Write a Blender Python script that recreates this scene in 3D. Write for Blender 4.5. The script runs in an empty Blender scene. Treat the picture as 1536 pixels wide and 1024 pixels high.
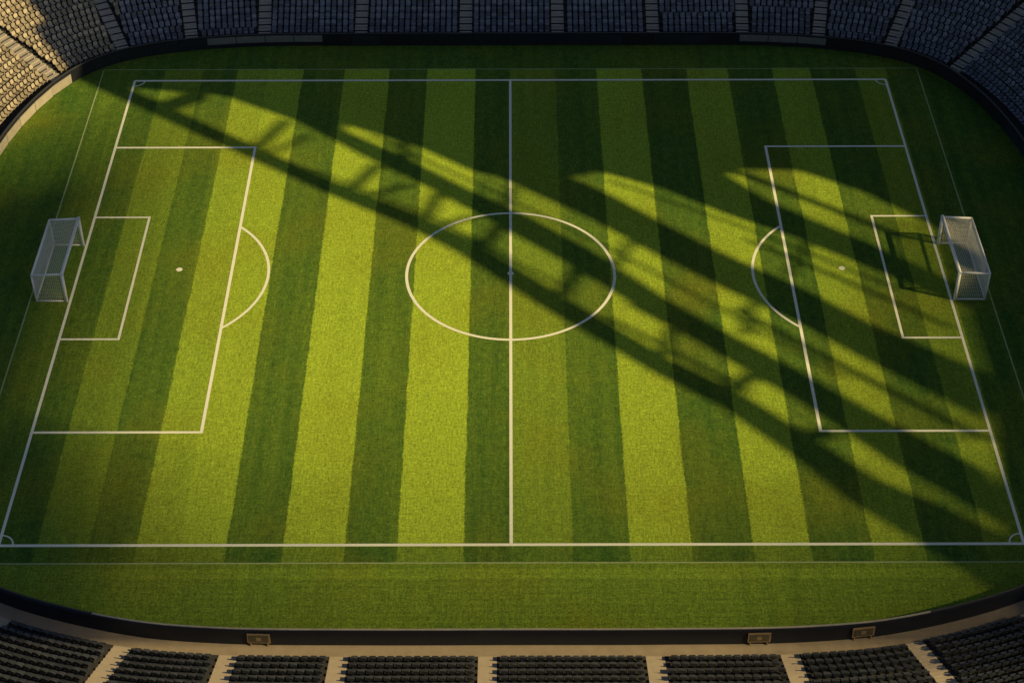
import bpy, bmesh, math, random
import numpy as np
from mathutils import Vector, Matrix
random.seed(4); np.random.seed(4)
S = bpy.context.scene
S.view_settings.view_transform='Standard'; S.view_settings.look='None'; S.view_settings.exposure=0

# ---------------------------------------------------------------- light
EL = math.radians(33); AZ = Vector((0.93,-0.367,0)).normalized()
D = Vector((AZ.x*math.cos(EL), AZ.y*math.cos(EL), math.sin(EL)))
w = bpy.data.worlds.new("World"); S.world = w; w.use_nodes = True
nt = w.node_tree; bg = nt.nodes['Background']
sky = nt.nodes.new('ShaderNodeTexSky'); sky.sky_type='NISHITA'; sky.sun_disc=False
sky.sun_elevation=EL; sky.sun_rotation=math.atan2(AZ.x,AZ.y); sky.ozone_density=1.0
nt.links.new(sky.outputs[0],bg.inputs[0]); bg.inputs[1].default_value=0.05
sl = bpy.data.lights.new("sun",'SUN'); sl.energy=5; sl.angle=math.radians(0.55); sl.color=(1,0.76,0.34)
so = bpy.data.objects.new("sun",sl); S.collection.objects.link(so)
so.rotation_euler = D.to_track_quat('Z','Y').to_euler(); so.location=(120,-60,110)

# ---------------------------------------------------------------- node helpers
class NT:
    def __init__(s,name):
        s.m=bpy.data.materials.new(name); s.m.use_nodes=True; s.t=s.m.node_tree
        s.b=s.t.nodes['Principled BSDF']
    def n(s,typ,**k):
        n=s.t.nodes.new(typ)
        for a,v in k.items(): setattr(n,a,v)
        return n
    def l(s,a,b): s.t.links.new(a,b)
    def math(s,op,a,b=None,c=None,clamp=False):
        n=s.n('ShaderNodeMath',operation=op,use_clamp=clamp)
        for i,v in enumerate((a,b,c)):
            if v is None: continue
            if isinstance(v,(int,float)): n.inputs[i].default_value=v
            else: s.l(v,n.inputs[i])
        return n.outputs[0]
    def noise(s,vec,scale,detail=3,rough=.55,sx=1,sy=1,sz=1):
        mp=s.n('ShaderNodeMapping'); mp.inputs['Scale'].default_value=(sx,sy,sz); s.l(vec,mp.inputs[0])
        n=s.n('ShaderNodeTexNoise'); n.inputs['Scale'].default_value=scale
        n.inputs['Detail'].default_value=detail; n.inputs['Roughness'].default_value=rough
        s.l(mp.outputs[0],n.inputs['Vector']); return n.outputs['Fac']
    def mix(s,f,a,b,mode='MIX'):
        n=s.n('ShaderNodeMix',data_type='RGBA',blend_type=mode)
        for sock,v in ((n.inputs[0],f),(n.inputs[6],a),(n.inputs[7],b)):
            if isinstance(v,(int,float)): sock.default_value=v
            elif isinstance(v,tuple): sock.default_value=v if len(v)==4 else (*v,1)
            else: s.l(v,sock)
        return n.outputs[2]
    def scale(s,col,f):
        n=s.n('ShaderNodeVectorMath',operation='SCALE'); s.l(col,n.inputs[0])
        if isinstance(f,(int,float)): n.inputs['Scale'].default_value=f
        else: s.l(f,n.inputs['Scale'])
        return n.outputs[0]

def simple(name,col,rough=.7,var=.25,nscale=3,spec=.3,island=0,dirt=None):
    h=NT(name); tc=h.n('ShaderNodeTexCoord').outputs['Object']
    f=h.noise(tc,nscale,5,.6); f2=h.noise(tc,nscale*.13,3)
    k=h.math('MULTIPLY_ADD',f,var*2,1-var); k=h.math('MULTIPLY',k,h.math('MULTIPLY_ADD',f2,var*1.6,1-var*.8))
    if island:
        g=h.n('ShaderNodeNewGeometry').outputs['Random Per Island']
        k=h.math('MULTIPLY',k,h.math('MULTIPLY_ADD',g,island*2,1-island))
    rgb=h.n('ShaderNodeRGB'); rgb.outputs[0].default_value=(*col,1)
    c=h.scale(rgb.outputs[0],k)
    if dirt: c=h.mix(h.math('MULTIPLY',f2,.5),c,dirt)
    h.l(c,h.b.inputs['Base Color']); h.b.inputs['Roughness'].default_value=rough
    h.b.inputs['Specular IOR Level'].default_value=spec
    return h.m

# ---------------------------------------------------------------- turf
def turf_mat():
    h=NT('turf'); tc=h.n('ShaderNodeTexCoord').outputs['Object']
    sep=h.n('ShaderNodeSeparateXYZ'); h.l(tc,sep.inputs[0])
    j=h.noise(tc,6,4,.85); wob=h.noise(tc,.35,2)
    x=h.math('ADD',sep.outputs[0],h.math('MULTIPLY_ADD',j,.7,-.35))
    x=h.math('ADD',x,h.math('MULTIPLY_ADD',wob,.24,-.12))
    y=h.math('ADD',sep.outputs[1],h.math('MULTIPLY_ADD',j,.4,-.2))
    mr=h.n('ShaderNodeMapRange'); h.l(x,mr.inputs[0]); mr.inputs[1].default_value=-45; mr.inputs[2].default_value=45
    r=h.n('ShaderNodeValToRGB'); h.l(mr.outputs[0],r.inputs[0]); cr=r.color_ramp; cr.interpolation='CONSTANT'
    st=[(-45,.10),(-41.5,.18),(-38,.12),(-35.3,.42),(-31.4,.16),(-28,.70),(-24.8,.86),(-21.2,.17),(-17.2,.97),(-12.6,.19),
        (-8.6,1.0),(-3.8,.15),(0,.46),(4.3,.17),(8.75,.85),(13.3,.11),(17.6,.8),(22,.12),(26.4,.68),(30.5,.10),(35,.46),(38,.10),(41.5,.05)]  # mowing stripes; outermost ones darkened, edge shade put into the turf colour
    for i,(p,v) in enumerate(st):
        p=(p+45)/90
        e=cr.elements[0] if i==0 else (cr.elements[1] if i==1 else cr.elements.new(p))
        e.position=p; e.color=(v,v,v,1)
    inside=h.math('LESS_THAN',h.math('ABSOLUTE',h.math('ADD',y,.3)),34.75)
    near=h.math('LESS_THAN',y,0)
    out=h.math('MULTIPLY_ADD',near,.28,.10)  # run-off turf toned down, standing in for shade around the pitch
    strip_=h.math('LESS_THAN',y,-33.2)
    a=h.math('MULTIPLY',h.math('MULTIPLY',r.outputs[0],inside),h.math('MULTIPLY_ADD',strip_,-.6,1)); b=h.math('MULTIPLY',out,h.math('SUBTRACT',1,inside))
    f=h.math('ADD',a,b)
    big=h.noise(tc,.09,3); mid=h.noise(tc,1.3,5,.7); streak=h.noise(tc,1,3,.6,1.1,.05,1)
    f=h.math('ADD',f,h.math('MULTIPLY_ADD',mid,.44,-.22))
    f=h.math('ADD',f,h.math('MULTIPLY_ADD',streak,.36,-.18),clamp=True)
    col=h.mix(f,(.046,.112,.020),(.360,.490,.042))
    col=h.mix(h.math('MULTIPLY',h.math('SUBTRACT',big,.46,clamp=True),1.4,clamp=True),col,(.24,.225,.018))
    fine=h.noise(tc,4.8,5,.85); vx=h.noise(tc,1,3,.7,8,1.0,1); vy=h.noise(tc,1,3,.7,1.0,7,1); blade=h.noise(tc,15,2,.7)
    k=h.math('MULTIPLY_ADD',fine,2.9,-.45,clamp=False)
    k=h.math('MAXIMUM',k,.12)
    k=h.math('MULTIPLY',k,h.math('MULTIPLY_ADD',vx,1.2,.4)); k=h.math('MULTIPLY',k,h.math('MULTIPLY_ADD',vy,.9,.55))
    k=h.math('MULTIPLY',k,h.math('MULTIPLY_ADD',blade,1.8,.1))
    h.l(h.scale(col,k),h.b.inputs['Base Color'])
    h.b.inputs['Roughness'].default_value=.95; h.b.inputs['Specular IOR Level'].default_value=.03
    bp=h.n('ShaderNodeBump'); bp.inputs['Strength'].default_value=.4; bp.inputs['Distance'].default_value=.05
    h.l(fine,bp.inputs['Height']); h.l(bp.outputs[0],h.b.inputs['Normal'])
    return h.m

def line_mat():
    h=NT('line_paint'); tc=h.n('ShaderNodeTexCoord').outputs['Object']
    f=h.noise(tc,7,4,.8); f2=h.noise(tc,.8,3)
    k=h.math('MULTIPLY',h.math('SUBTRACT',f,.5,clamp=True),4,clamp=True)
    k=h.math('MULTIPLY',k,h.math('MULTIPLY',f2,.8))
    h.l(h.mix(k,(.90,.90,.74),(.34,.42,.20)),h.b.inputs['Base Color'])
    h.b.inputs['Roughness'].default_value=.9
    return h.m
def faint_mat():
    h=NT('worn_line_paint'); tc=h.n('ShaderNodeTexCoord').outputs['Object']
    f=h.noise(tc,3,4,.8)
    h.l(h.mix(f,(.50,.56,.30),(.16,.24,.07)),h.b.inputs['Base Color']); h.b.inputs['Roughness'].default_value=.9
    return h.m

def newobj(name,verts,faces,mats,fm=None,parent=None,smooth=False):
    me=bpy.data.meshes.new(name); me.from_pydata([tuple(v) for v in verts],[],faces)
    for m in (mats if isinstance(mats,list) else [mats]): me.materials.append(m)
    if fm is not None: me.polygons.foreach_set('material_index',fm)
    me.update(); o=bpy.data.objects.new(name,me); S.collection.objects.link(o)
    if parent: o.parent=parent
    return o

# ---------------------------------------------------------------- bowl plan curve
half=[(0,39.1),(14,39.1),(27,38.9),(36.5,37.3),(42.5,34),(46.3,28),(48.8,19),(50,6),(50.2,-8),(48.8,-20),(46,-29),(42,-35),(36.2,-38.8),(28,-41.5),(20.5,-42.5),(10,-42.7),(0,-42.7)]
ctrl=half+[(-x,y) for x,y in half[-2:0:-1]]
C=np.array(ctrl); n=len(C); pts=[]
for i in range(n):
    p0,p1,p2,p3=C[i-1],C[i],C[(i+1)%n],C[(i+2)%n]
    for t in np.linspace(0,1,60,endpoint=False):
        pts.append(.5*((2*p1)+(-p0+p2)*t+(2*p0-5*p1+4*p2-p3)*t*t+(-p0+3*p1-3*p2+p3)*t**3))
pts=np.array(pts)
seg=np.linalg.norm(np.roll(pts,-1,0)-pts,axis=1); cum=np.concatenate([[0],np.cumsum(seg)]); PER=cum[-1]
M=960
ss=np.linspace(0,PER,M,endpoint=False)
ext=np.vstack([pts,pts[:1]])
P=np.stack([np.interp(ss,cum,ext[:,0]),np.interp(ss,cum,ext[:,1])],1)
T=np.roll(P,-1,0)-np.roll(P,1,0); T/=np.linalg.norm(T,axis=1)[:,None]
ker=np.ones(25)/25
T=np.stack([np.convolve(np.concatenate([T[-12:,k],T[:,k],T[:12,k]]),ker,'valid') for k in (0,1)],1); T/=np.linalg.norm(T,axis=1)[:,None]
N=np.stack([-T[:,1],T[:,0]],1)
if (N[0]@P[0])<0: N=-N
def offs(d): return P+N*d

# ---------------------------------------------------------------- ground + turf
asph=simple('asphalt',(.05,.05,.052),.9,.3,.8)
newobj('ground',[(-3000,-3000,-.06),(3000,-3000,-.06),(3000,3000,-.06),(-3000,3000,-.06)],[(0,1,2,3)],asph)
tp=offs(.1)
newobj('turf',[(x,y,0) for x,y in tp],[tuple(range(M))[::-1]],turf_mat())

# ---------------------------------------------------------------- markings
lv=[];lf=[];fmi=[];Z=.004
def poly(p,mi=0,z=Z):
    b=len(lv); lv.extend([(x,y,z) for x,y in p]); lf.append(tuple(range(b,b+len(p)))); fmi.append(mi)
def hline(x0,x1,y,wd=.2,mi=0,z=Z): poly([(x0,y-wd/2),(x1,y-wd/2),(x1,y+wd/2),(x0,y+wd/2)],mi,z)
def vline(y0,y1,x,wd=.17,mi=0,z=Z): poly([(x-wd/2,y0),(x+wd/2,y0),(x+wd/2,y1),(x-wd/2,y1)],mi,z)
def arc(cx,cy,r,a0,a1,wd=.18,k=96,z=Z,mi=0):
    for i in range(k):
        a=math.radians(a0+(a1-a0)*i/k); b=math.radians(a0+(a1-a0)*(i+1)/k)
        poly([(cx+(r-wd/2)*math.cos(a),cy+(r-wd/2)*math.sin(a)),(cx+(r+wd/2)*math.cos(a),cy+(r+wd/2)*math.sin(a)),
              (cx+(r+wd/2)*math.cos(b),cy+(r+wd/2)*math.sin(b)),(cx+(r-wd/2)*math.cos(b),cy+(r-wd/2)*math.sin(b))],mi,z)
YF,YN,XG=32.2,-33.15,38.0
hline(-XG,XG,YF,.28); hline(-XG,XG,YN,.27)
for s in (-1,1):
    vline(YN,YF,s*XG,.24,0,Z*2)
    xs=sorted([s*XG,s*24.55]); hline(xs[0],xs[1],20.0,.27); hline(xs[0],xs[1],-20.7,.25); vline(-20.82,20.13,s*24.55,.26,0,Z*3)
    xs=sorted([s*XG,s*33.0]); hline(xs[0],xs[1],8.5,.23); hline(xs[0],xs[1],-9.05,.23); vline(-9.16,8.61,s*33.0,.22,0,Z*3)
    base=180 if s>0 else 0
    arc(s*31.1,-.3,9.82,base-48.2,base+48.2,.24,80,Z)
    arc(s*29.2,.62,.14,0,360,.28,32,Z)
    for yy,q in ((YF,-1),(YN,1)):
        a0={(1,-1):180,(1,1):90,(-1,-1):270,(-1,1):0}[(s,q)]
        arc(s*XG,yy,1.05,a0,a0+90,.12,16,Z*4)
    vline(-34.95,34.3,s*41.5,.12,1)
vline(YN,YF,0,.25,0,Z*2)
arc(0,-.1,9.13,0,360,.26,160,Z*3)
arc(0,-.05,.14,0,360,.28,32,Z*4)
hline(-41.5,41.5,34.35,.10,1,Z*2); hline(-41.5,41.5,-35.0,.12,1,Z*2)
newobj('pitch_markings',lv,lf,[line_mat(),faint_mat()],fmi)

# ---------------------------------------------------------------- stands
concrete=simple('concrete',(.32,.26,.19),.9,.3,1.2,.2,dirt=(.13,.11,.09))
wallm=simple('perimeter_wall_paint',(.012,.015,.024),.55,.3,2)
capm=simple('wall_cap',(.06,.06,.06),.7,.25,2)
capn=simple('wall_cap_lit',(.42,.38,.30),.7,.35,1.2)  # lit copy of the cap: sunlight on the near edge painted in
boardm=simple('pale_hoarding',(.46,.41,.33),.6,.3,1.2,.3,island=.2,dirt=(.2,.18,.14))
stepm=simple('step_concrete',(.44,.37,.28),.9,.25,2,dirt=(.22,.18,.14))
treadm=simple('tread_concrete_shaded',(.040,.038,.037),.9,.3,1.2,.2)  # concrete darkened to paint the shade under and between seats

def sweep(name,prof,mat,closed=False,fm=None):
    v=[];f=[];mi=[]
    for d,z in prof:
        q=offs(d); v+= [(x,y,z) for x,y in q]
    K=len(prof)
    for k in range(K if closed else K-1):
        k2=(k+1)%K
        for i in range(M):
            i2=(i+1)%M; f.append((k*M+i,k*M+i2,k2*M+i2,k2*M+i)); mi.append(fm[k] if fm else 0)
    return newobj(name,v,f,mat,mi)
WH=1.4
wall=sweep('perimeter_wall',[(0,-.05),(0,WH),(-.03,WH),(-.03,WH+.06),(.09,WH+.06),(.09,WH),(.24,WH-.01),(.24,-.05)],[wallm,capm,capn],False,[0,0,1,1,1,0,0])
for pl in wall.data.polygons:
    if pl.material_index==1 and pl.center.y<-41.2 : pl.material_index=2  # near cap switches to the painted sunlit tone
pv=[];pf=[];pm=[]
def boxat(v,f,m,o,ax,ay,sx,sy,z0,z1,mi=0):
    b=len(v)
    for z in (z0,z1):
        for a,c in ((-1,-1),(1,-1),(1,1),(-1,1)):
            v.append((o[0]+ax[0]*a*sx/2+ay[0]*c*sy/2,o[1]+ax[1]*a*sx/2+ay[1]*c*sy/2,z))
    for q in ((3,2,1,0),(4,5,6,7),(0,1,5,4),(1,2,6,5),(2,3,7,6),(3,0,4,7)): f.append(tuple(b+k for k in q)); m.append(mi)
d=0
while d<PER-1.5:
    i=int(((d+1.5)/PER)*M)%M; p=P[i]-N[i]*.06
    x,y=P[i]
    mi=0
    if x<-43.5 and y>12: mi=1
    if 25<x<34 and y>30: mi=2
    if y>30 and -30<x<-20: mi=2
    boxat(pv,pf,pm,p,T[i],N[i],2.9,.06,.08 if mi!=2 else .5,(1.05 if mi==1 else 1.25) if mi else 1.2,mi)
    d+=3.0
h=newobj('advertising_hoarding',pv,pf,[simple('hoarding_dark',(.014,.017,.024),.45,.3,1.5,.4,island=.4),boardm,simple('hoarding_grey',(.15,.16,.165),.6,.3,2)],pm)

ROWS=24; RD=.85; RH=.3; D0=1.45; Z0=.22
prof=[(.24,.02),(D0,.02),(D0,Z0)]
for r in range(ROWS):
    prof+=[(D0+(r+1)*RD,Z0+r*RH),(D0+(r+1)*RD,Z0+(r+1)*RH)]
DE=D0+ROWS*RD; ZE=Z0+ROWS*RH
prof+=[(DE+1.8,ZE),(DE+1.8,ZE+1.2),(DE+2.1,ZE+1.2),(DE+2.1,-.05)]
concd=simple('concrete_shade_side',(.10,.10,.10),.9,.3,1.2,.2,dirt=(.06,.06,.06))  # darker copy of the concrete, with the stand's shade in its colour
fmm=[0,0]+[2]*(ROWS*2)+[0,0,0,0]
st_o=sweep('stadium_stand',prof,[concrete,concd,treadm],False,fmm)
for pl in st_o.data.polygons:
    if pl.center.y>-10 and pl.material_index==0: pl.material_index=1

def near_s(x,top):
    best=None
    for i in range(M):
        if (P[i][1]>0)==top:
            e=abs(P[i][0]-x)
            if best is None or e<best[0]: best=(e,i)
    return best[1]
ais=[near_s(x,True) for x in (-44.6,-39.3,-33.0,-25.6,-15.6,-4.7,5.0,15,24.3,31.8,38.6,43.8)]
ais+=[near_s(x,False) for x in (-42,-35.5,-27,-19.6,-12.1,-1.6,9.9,19.2,28,36,42.6)]
for yy in (18,8,-2,-12,-22):
    for s in (-1,1):
        ais.append(min(range(M),key=lambda i:abs(P[i][0]-s*49)+abs(P[i][1]-yy)))
ais=sorted(set(ais)); AW=1.3
sv=[];sf=[];sm=[]
for i in ais:
    mi=1 if P[i][1]>-10 else 0
    for r in range(ROWS):
        z=Z0+r*RH; dd=D0+r*RD
        boxat(sv,sf,sm,P[i]+N[i]*(dd+RD*.25+.004),T[i],N[i],AW,RD*.5,z-RH*.9 if r else .0,z+.004,mi)
        boxat(sv,sf,sm,P[i]+N[i]*(dd+RD*.75-.004),T[i],N[i],AW,RD*.5,z-.02,z+RH*.5,mi)
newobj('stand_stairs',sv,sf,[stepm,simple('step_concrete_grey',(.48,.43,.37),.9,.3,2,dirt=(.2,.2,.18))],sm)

tv=[];tf=[]
def tbox(x0,x1,y0,y1,z0,z1,sh=0):
    b=len(tv)
    for z,k in ((z0,0),(z1,sh)):
        for x,y in ((x0,y0),(x1,y0),(x1,y1),(x0,y1)): tv.append((x,y+k,z))
    for q in ((3,2,1,0),(4,5,6,7),(0,1,5,4),(1,2,6,5),(2,3,7,6),(3,0,4,7)): tf.append(tuple(b+k for k in q))
tbox(-.22,.22,-.20,.16,.38,.43)
tbox(-.22,.22,-.22,-.195,.34,.43)
tbox(-.05,.05,-.02,.12,.0,.38)
b=len(tv)
shape=[(-.22,.41),(.22,.41),(.235,.66),(.20,.76),(.10,.80),(-.10,.80),(-.20,.76),(-.235,.66)]
for o_ in (0,.06):
    for x,z in shape: tv.append((x,.15+o_+(z-.41)*.24,z))
tf.append(tuple(b+k for k in range(8))); tf.append(tuple(b+8+k for k in range(8))[::-1])
for k in range(8): k2=(k+1)%8; tf.append((b+k2,b+k,b+8+k,b+8+k2))
tv=np.array(tv)
V=[];F=[];FM=[];cnt=0
for r in range(ROWS):
    dd=D0+r*RD+.50; z=Z0+r*RH
    Q=offs(dd); sg=np.linalg.norm(np.roll(Q,-1,0)-Q,axis=1); cu=np.concatenate([[0],np.cumsum(sg)])
    for a in range(len(ais)):
        i0=ais[a]; i1=ais[(a+1)%len(ais)]
        s0=cu[i0]; s1=cu[i1] if i1>i0 else cu[i1]+cu[-1]
        SP=.62
        L=s1-s0-AW-.1; k=int(L//SP)
        if k<1: continue
        st=s0+AW/2+.05+(L-k*SP)/2+SP/2
        for q in range(k):
            s=(st+q*SP)%cu[-1]
            fi=np.searchsorted(cu,s)-1; fi=max(0,min(M-1,fi)); t=(s-cu[fi])/sg[fi]; j=(fi+1)%M
            p=Q[fi]*(1-t)+Q[j]*t; nn=N[fi]*(1-t)+N[j]*t; nn/=np.linalg.norm(nn); tt=np.array([nn[1],-nn[0]])
            jz=random.uniform(-.012,.012)
            loc=p+tt*tv[:,:1]*1.0+nn*tv[:,1:2]
            V.append(np.column_stack([loc,tv[:,2]+z+jz]))
            off=cnt*len(tv)
            F.extend([tuple(off+g for g in f) for f in tf])
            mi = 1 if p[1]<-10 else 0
            if p[0]<-41 and p[1]>-10: mi=2  # sunny corner takes the sunlit seat copy
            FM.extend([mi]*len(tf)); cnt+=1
V=np.vstack(V)
newobj('stadium_seats',V.tolist(),F,[simple('seat_shaded',(.175,.19,.235),.5,.15,.6,.4,island=.45),  # shaded copy: bluish skylight tone put into the seat colour
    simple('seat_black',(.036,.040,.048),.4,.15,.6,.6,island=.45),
    simple('seat_sunlit',(.36,.31,.23),.55,.15,.6,.35,island=.4)],FM)  # same seat with warm sunlight painted into its colour

def sign(x,top):
    i=near_s(x,top); v=[];f=[];m=[]
    o=P[i]+N[i]*.34
    boxat(v,f,m,o,T[i],N[i],1.6,.10,.35,1.22,0)
    boxat(v,f,m,o+N[i]*.06,T[i],N[i],1.35,.02,.45,1.12,1)
    boxat(v,f,m,o+N[i]*.06,T[i],N[i],.35,.05,.62,.95,0)
    for q in (-.6,.6): boxat(v,f,m,o+T[i]*q,T[i],N[i],.08,.08,.02,.35,0)
    newobj('stand_sign',v,f,[simple('sign_frame',(.26,.19,.10),.6),simple('sign_face',(.09,.075,.05),.5)],m)
for x,t in ((-17.6,False),(17.4,False),(24.7,False),(-43.5,True),(41.5,True)): sign(x,t)

# ---------------------------------------------------------------- goals
white=simple('goal_white_paint',(.87,.87,.85),.35,.05,4,.5)
netm=simple('goal_net_cord',(.70,.70,.62),.8,.1,4)
def tube(v,f,a,b,r,k=10):
    a=Vector(a);b=Vector(b);d=(b-a).normalized(); u=d.orthogonal().normalized(); w_=d.cross(u); s=len(v)
    for c in (a,b):
        for i in range(k):
            t=2*math.pi*i/k; p=c+u*math.cos(t)*r+w_*math.sin(t)*r; v.append(tuple(p))
    for i in range(k):
        j=(i+1)%k; f.append((s+i,s+j,s+k+j,s+k+i))
    f.append(tuple(range(s,s+k))[::-1]); f.append(tuple(range(s+k,s+2*k)))
def goal(sgn):
    e=bpy.data.objects.new('football_goal',None); S.collection.objects.link(e); e.location=(sgn*38.3,.15,0)
    if sgn<0: e.rotation_euler=(0,0,math.pi)
    Wd,H,Dp=4.05,2.95,2.6
    v=[];f=[]
    yy=(-Wd,Wd)
    for y in yy:
        tube(v,f,(0,y,0),(0,y,H),.15)
        tube(v,f,(Dp,y,0),(Dp,y,H-.15),.08); tube(v,f,(0,y,.06),(Dp,y,.06),.06); tube(v,f,(0,y,H),(Dp,y,H-.15),.10)
    tube(v,f,(0,-Wd-.15,H),(0,Wd+.15,H),.15)
    tube(v,f,(Dp,-Wd,H-.15),(Dp,Wd,H-.15),.10); tube(v,f,(Dp,-Wd,.06),(Dp,Wd,.06),.06)
    fr=newobj('goal_frame',v,f,white,None,e)
    for pl in fr.data.polygons: pl.use_smooth=len(pl.vertices)==4
    v=[];f=[]
    def net(o,a,b,na,nb,sag):
        o=Vector(o);a=Vector(a);b=Vector(b); nrm=a.cross(b).normalized()
        def pt(i,j):
            u,t=i/na,j/nb
            return o+a*u+b*t+nrm*sag*math.sin(math.pi*u)*math.sin(math.pi*t)
        g=4
        for i in range(na+1):
            for j in range(nb):
                if j%g==0: tube(v,f,pt(i,j),pt(i,min(nb,j+g)),.015,3)
        for j in range(nb+1):
            for i in range(na):
                if i%g==0: tube(v,f,pt(i,j),pt(min(na,i+g),j),.015,3)
    net((0,-Wd,H),(Dp,0,-.15),(0,2*Wd,0),16,52,-.12)
    net((Dp,-Wd,.05),(0,0,H-.2),(0,2*Wd,0),18,52,-.15)
    net((0,-Wd,.05),(Dp,0,0),(0,0,H-.15),16,18,.06)
    net((0,Wd,.05),(Dp,0,0),(0,0,H-.15),16,18,-.06)
    newobj('goal_net',v,f,netm,None,e)
goal(-1); goal(1)

# ---------------------------------------------------------------- roof (unseen lattice canopy above the east side, outlined to cast the pitch shadows)
HR=60.0; SH=AZ*(HR/math.tan(EL))
rv=[];rf=[];lvl=[0]
def panel(pp,th=.35):
    lvl[0]+=1; z=HR+(lvl[0]%40)*.012; b=len(rv); k=len(pp)
    for zz in (z,z+th):
        for x,y in pp: rv.append((x+SH.x,y+SH.y,zz))
    rf.append(tuple(range(b,b+k))[::-1]); rf.append(tuple(range(b+k,b+2*k)))
    for i in range(k): j=(i+1)%k; rf.append((b+i,b+j,b+k+j,b+k+i))
def strip(pl,wd):
    L_=[];R_=[]
    for i,p in enumerate(pl):
        a=Vector(pl[max(0,i-1)]);c=Vector(pl[min(len(pl)-1,i+1)]); t=(c-a).normalized(); nn=Vector((-t.y,t.x)); h_=wd[i]/2
        L_.append(tuple(Vector(p)+nn*h_)); R_.append(tuple(Vector(p)-nn*h_))
    panel(L_+R_[::-1])
def between(lo,up): panel(lo+up[::-1])
def shade_slat(x,wd,y0,y1,ta,tb):  # unseen slat added to thin the sunlight on the pitch
    c=x-wd/2
    p=[]
    if ta>0: p+=[(c,y0-ta)]
    p+=[(x,y0),(x,y1)]
    if tb>0: p+=[(c,y1+tb)]
    p+=[(x-wd,y1),(x-wd,y0)]
    panel(p,.05)
D1=[(-52,40.5),(-37.75,29.2),(-27,21),(-16.6,13.2),(-8.9,8.05),(-3.9,3.97),(3.7,-3.96),(12.9,-12.9),(18,-17),(22.8,-22.2),(27.2,-27.5),(31.7,-31.1),(40,-39)]
strip(D1,[2.6,1.9,1.8,1.9,2.0,2.2,2.3,2.2,2.4,2.7,3.4,4.4,6])
between([(-28.3,29.2),(-20.5,24.4),(-12.6,17.4),(-7.15,12.9),(-1.6,7.8),(4.9,1.7),(13.2,-7.0),(19.9,-13.2),(25.5,-19.4),(30,-24.6),(38,-32)],
        [(-16,25.3),(-15.9,22.8),(-10.6,18.8),(-4.1,13.0+.2),(2.1,8.3),(7.9,2.8),(13.5,-3.6),(18.7,-8.6),(23.9,-13.3),(28.7,-18),(37,-25.6)])
between([(-4.2,17.4),(2.1,12.5),(8.1,7.6),(13.8,2.1),(19.3,-2.7),(24.6,-7.0),(29.5,-11.8),(38,-19.4)],
        [(1,17.5),(7.1,13.9),(10,11.4),(14.2,7.3),(19.8,2.2),(25.3,-2.0),(30.4,-6.9),(40,-14.3)])
between([(7.2,16.4),(14.6,12.7),(20.4,8.5),(26.1,5.0),(31.4,1.0),(40,-5.4)],
        [(10,18),(20.9,14.8),(24,11.0),(28,7.7),(32.1,4.5),(35,2.0),(41,-3.4)])
panel([(-66,52),(-38.5,30.8),(-28.3,29.2),(-19,25.6),(-14,22.9),(-8.5,19.9),(-3,15.6),(1,14.2),(5,14.3),(8.5,15.6),(19,14.0),(22.5,16.0),(27.5,15.8),(33.2,12.2),(38.5,7.0),(45.3,.8),(64,-6),(64,66),(-66,66)])
panel([(40.2,7),(64,7),(64,-62),(36.5,-62),(36.5,-46),(36.5,-38),(37,-33),(38.6,-24),(39.6,-16)])
for (x0,y0),(x1,y1),wd in (((-34.5,26.6),(-30.5,29.6),2.2),((-24.4,19),(-21.6,24.6),.9),((-23,18.6),(-19,22),.35),((-14.8,12),(-12.2,16.8),.95),((-13.6,11.3),(-9,13.5),.5),
        ((-7.6,7),(-6.2,12.2),.85),((-6.4,6.6),(-3,8.4),.45),((-2.4,2.6),(-.4,7.2),.9),((4.4,-5.2),(6.4,.6),.9),((13,-13),(14,-8),.7),((17.4,-17),(20.4,-14),1.2),((23,-22),(26,-21),1.3)):
    strip([(x0,y0),(x1,y1)],[wd,wd])
for pl,wd in (([(-13,22.0),(0,11.4),(12,1.0),(28,-14.5)],.2),([(10,14.0),(22,6.4),(34,-2.4)],.25),([(22,15.5),(36,5)],.7),
              ([(11,-4.5),(16,-9),(23,-16),(30,-22)],.7),([(9,-6.5),(20,-16.2)],.4),([(-18,16.0),(-6,8.0),(6,-3.0)],.2),
              ([(20,-5.4),(28,-13),(38,-22)],.6),([(22,4.6),(30,-1.5),(38,-8)],.4)):
    strip(pl,[wd]*len(pl))
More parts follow.
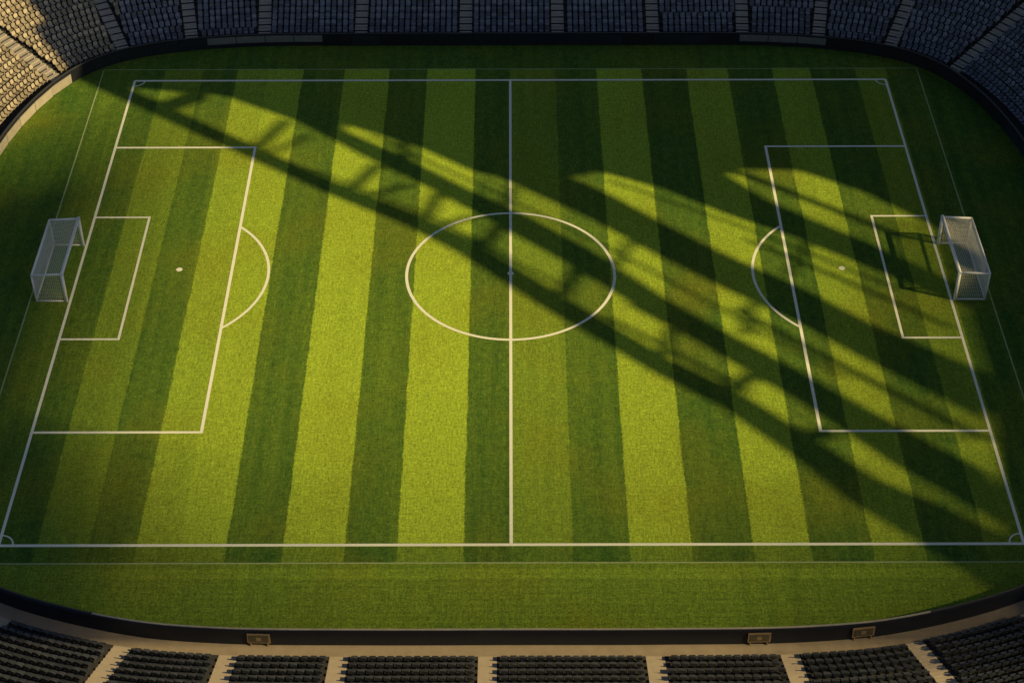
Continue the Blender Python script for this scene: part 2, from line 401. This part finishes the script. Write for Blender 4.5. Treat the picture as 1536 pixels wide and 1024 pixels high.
for (a,b,wd) in (((-9,17.2),(-10,22),.5),((0,9),(1,13),.5),((10,.5),(11.5,4.5),.5),((20.5,-9),(21.5,-4.5),.6),((25,-1),(27.5,4.5),.4)):
    strip([a,b],[wd,wd])
STEP=.6
x=-28.0  # slats added to darken the west edge gradually
while x>-60:
    duty=min(.92,max(.03,((-28-x)/14.0)**1.2))
    top=13-max(0,-x-38)*.5
    shade_slat(x,STEP*duty,-42.5,top,0,15); x-=STEP
y=-16.0  # cross slats added to dim the near end of the pitch
while y>-43:
    duty=min(.56,((-16-y)/26)**1.3*.60)
    panel([(-60,y),(40,y),(40,y-STEP*duty),(-60,y-STEP*duty)],.05); y-=STEP
x=-12.0  # extra slats to deepen the near-left corner
while x>-58:
    duty=min(.6,.55*(-12-x)/18)
    shade_slat(x,STEP*duty,-42.5,-34-(x+30)*.3,0,13); x-=STEP
x=40.2  # slats added to fade light toward the near-right corner
while x>16:
    duty=.70*(x-16)/24
    shade_slat(x,STEP*duty,-46,-34-(38-x)*.3,0,13); x-=STEP
x=40.2  # slats added to dim the right goal area and its cast shadow
while x>26:
    duty=.58*min(1,((x-26)/14)**1.3)
    shade_slat(x,STEP*duty,-22,7,0,2); x-=STEP
roofm=simple('roof_steel',(.10,.105,.11),.6,.2,.3)
roof=newobj('roof_shadow_caster',rv,rf,roofm)  # unseen shadow-casting panels and added shading slats in one mesh
mv=[];mf=[]
for mx,my in ((149,-92),(149,-60),(149,-28),(149,4),(149,32),(110,36),(66,72)):
    tube(mv,mf,(mx,my,-.05),(mx,my,HR+8),.9,16)
    for q in (-8,8): tube(mv,mf,(mx+6,my+q,-.05),(mx,my,HR+8),.3,8)
newobj('roof_mast',mv,mf,roofm)

# ---------------------------------------------------------------- camera
cd=bpy.data.cameras.new('camera'); cam=bpy.data.objects.new('camera',cd); S.collection.objects.link(cam)
cd.sensor_width=36; cd.lens=65.37; cd.clip_end=6000; cd.shift_x=.0012
cam.matrix_world=Matrix.Translation((0,-130.1,99.1))@Matrix.Rotation(math.radians(90-39.4),4,'X')@Matrix.Rotation(math.radians(-.12),4,'Z')
S.camera=cam
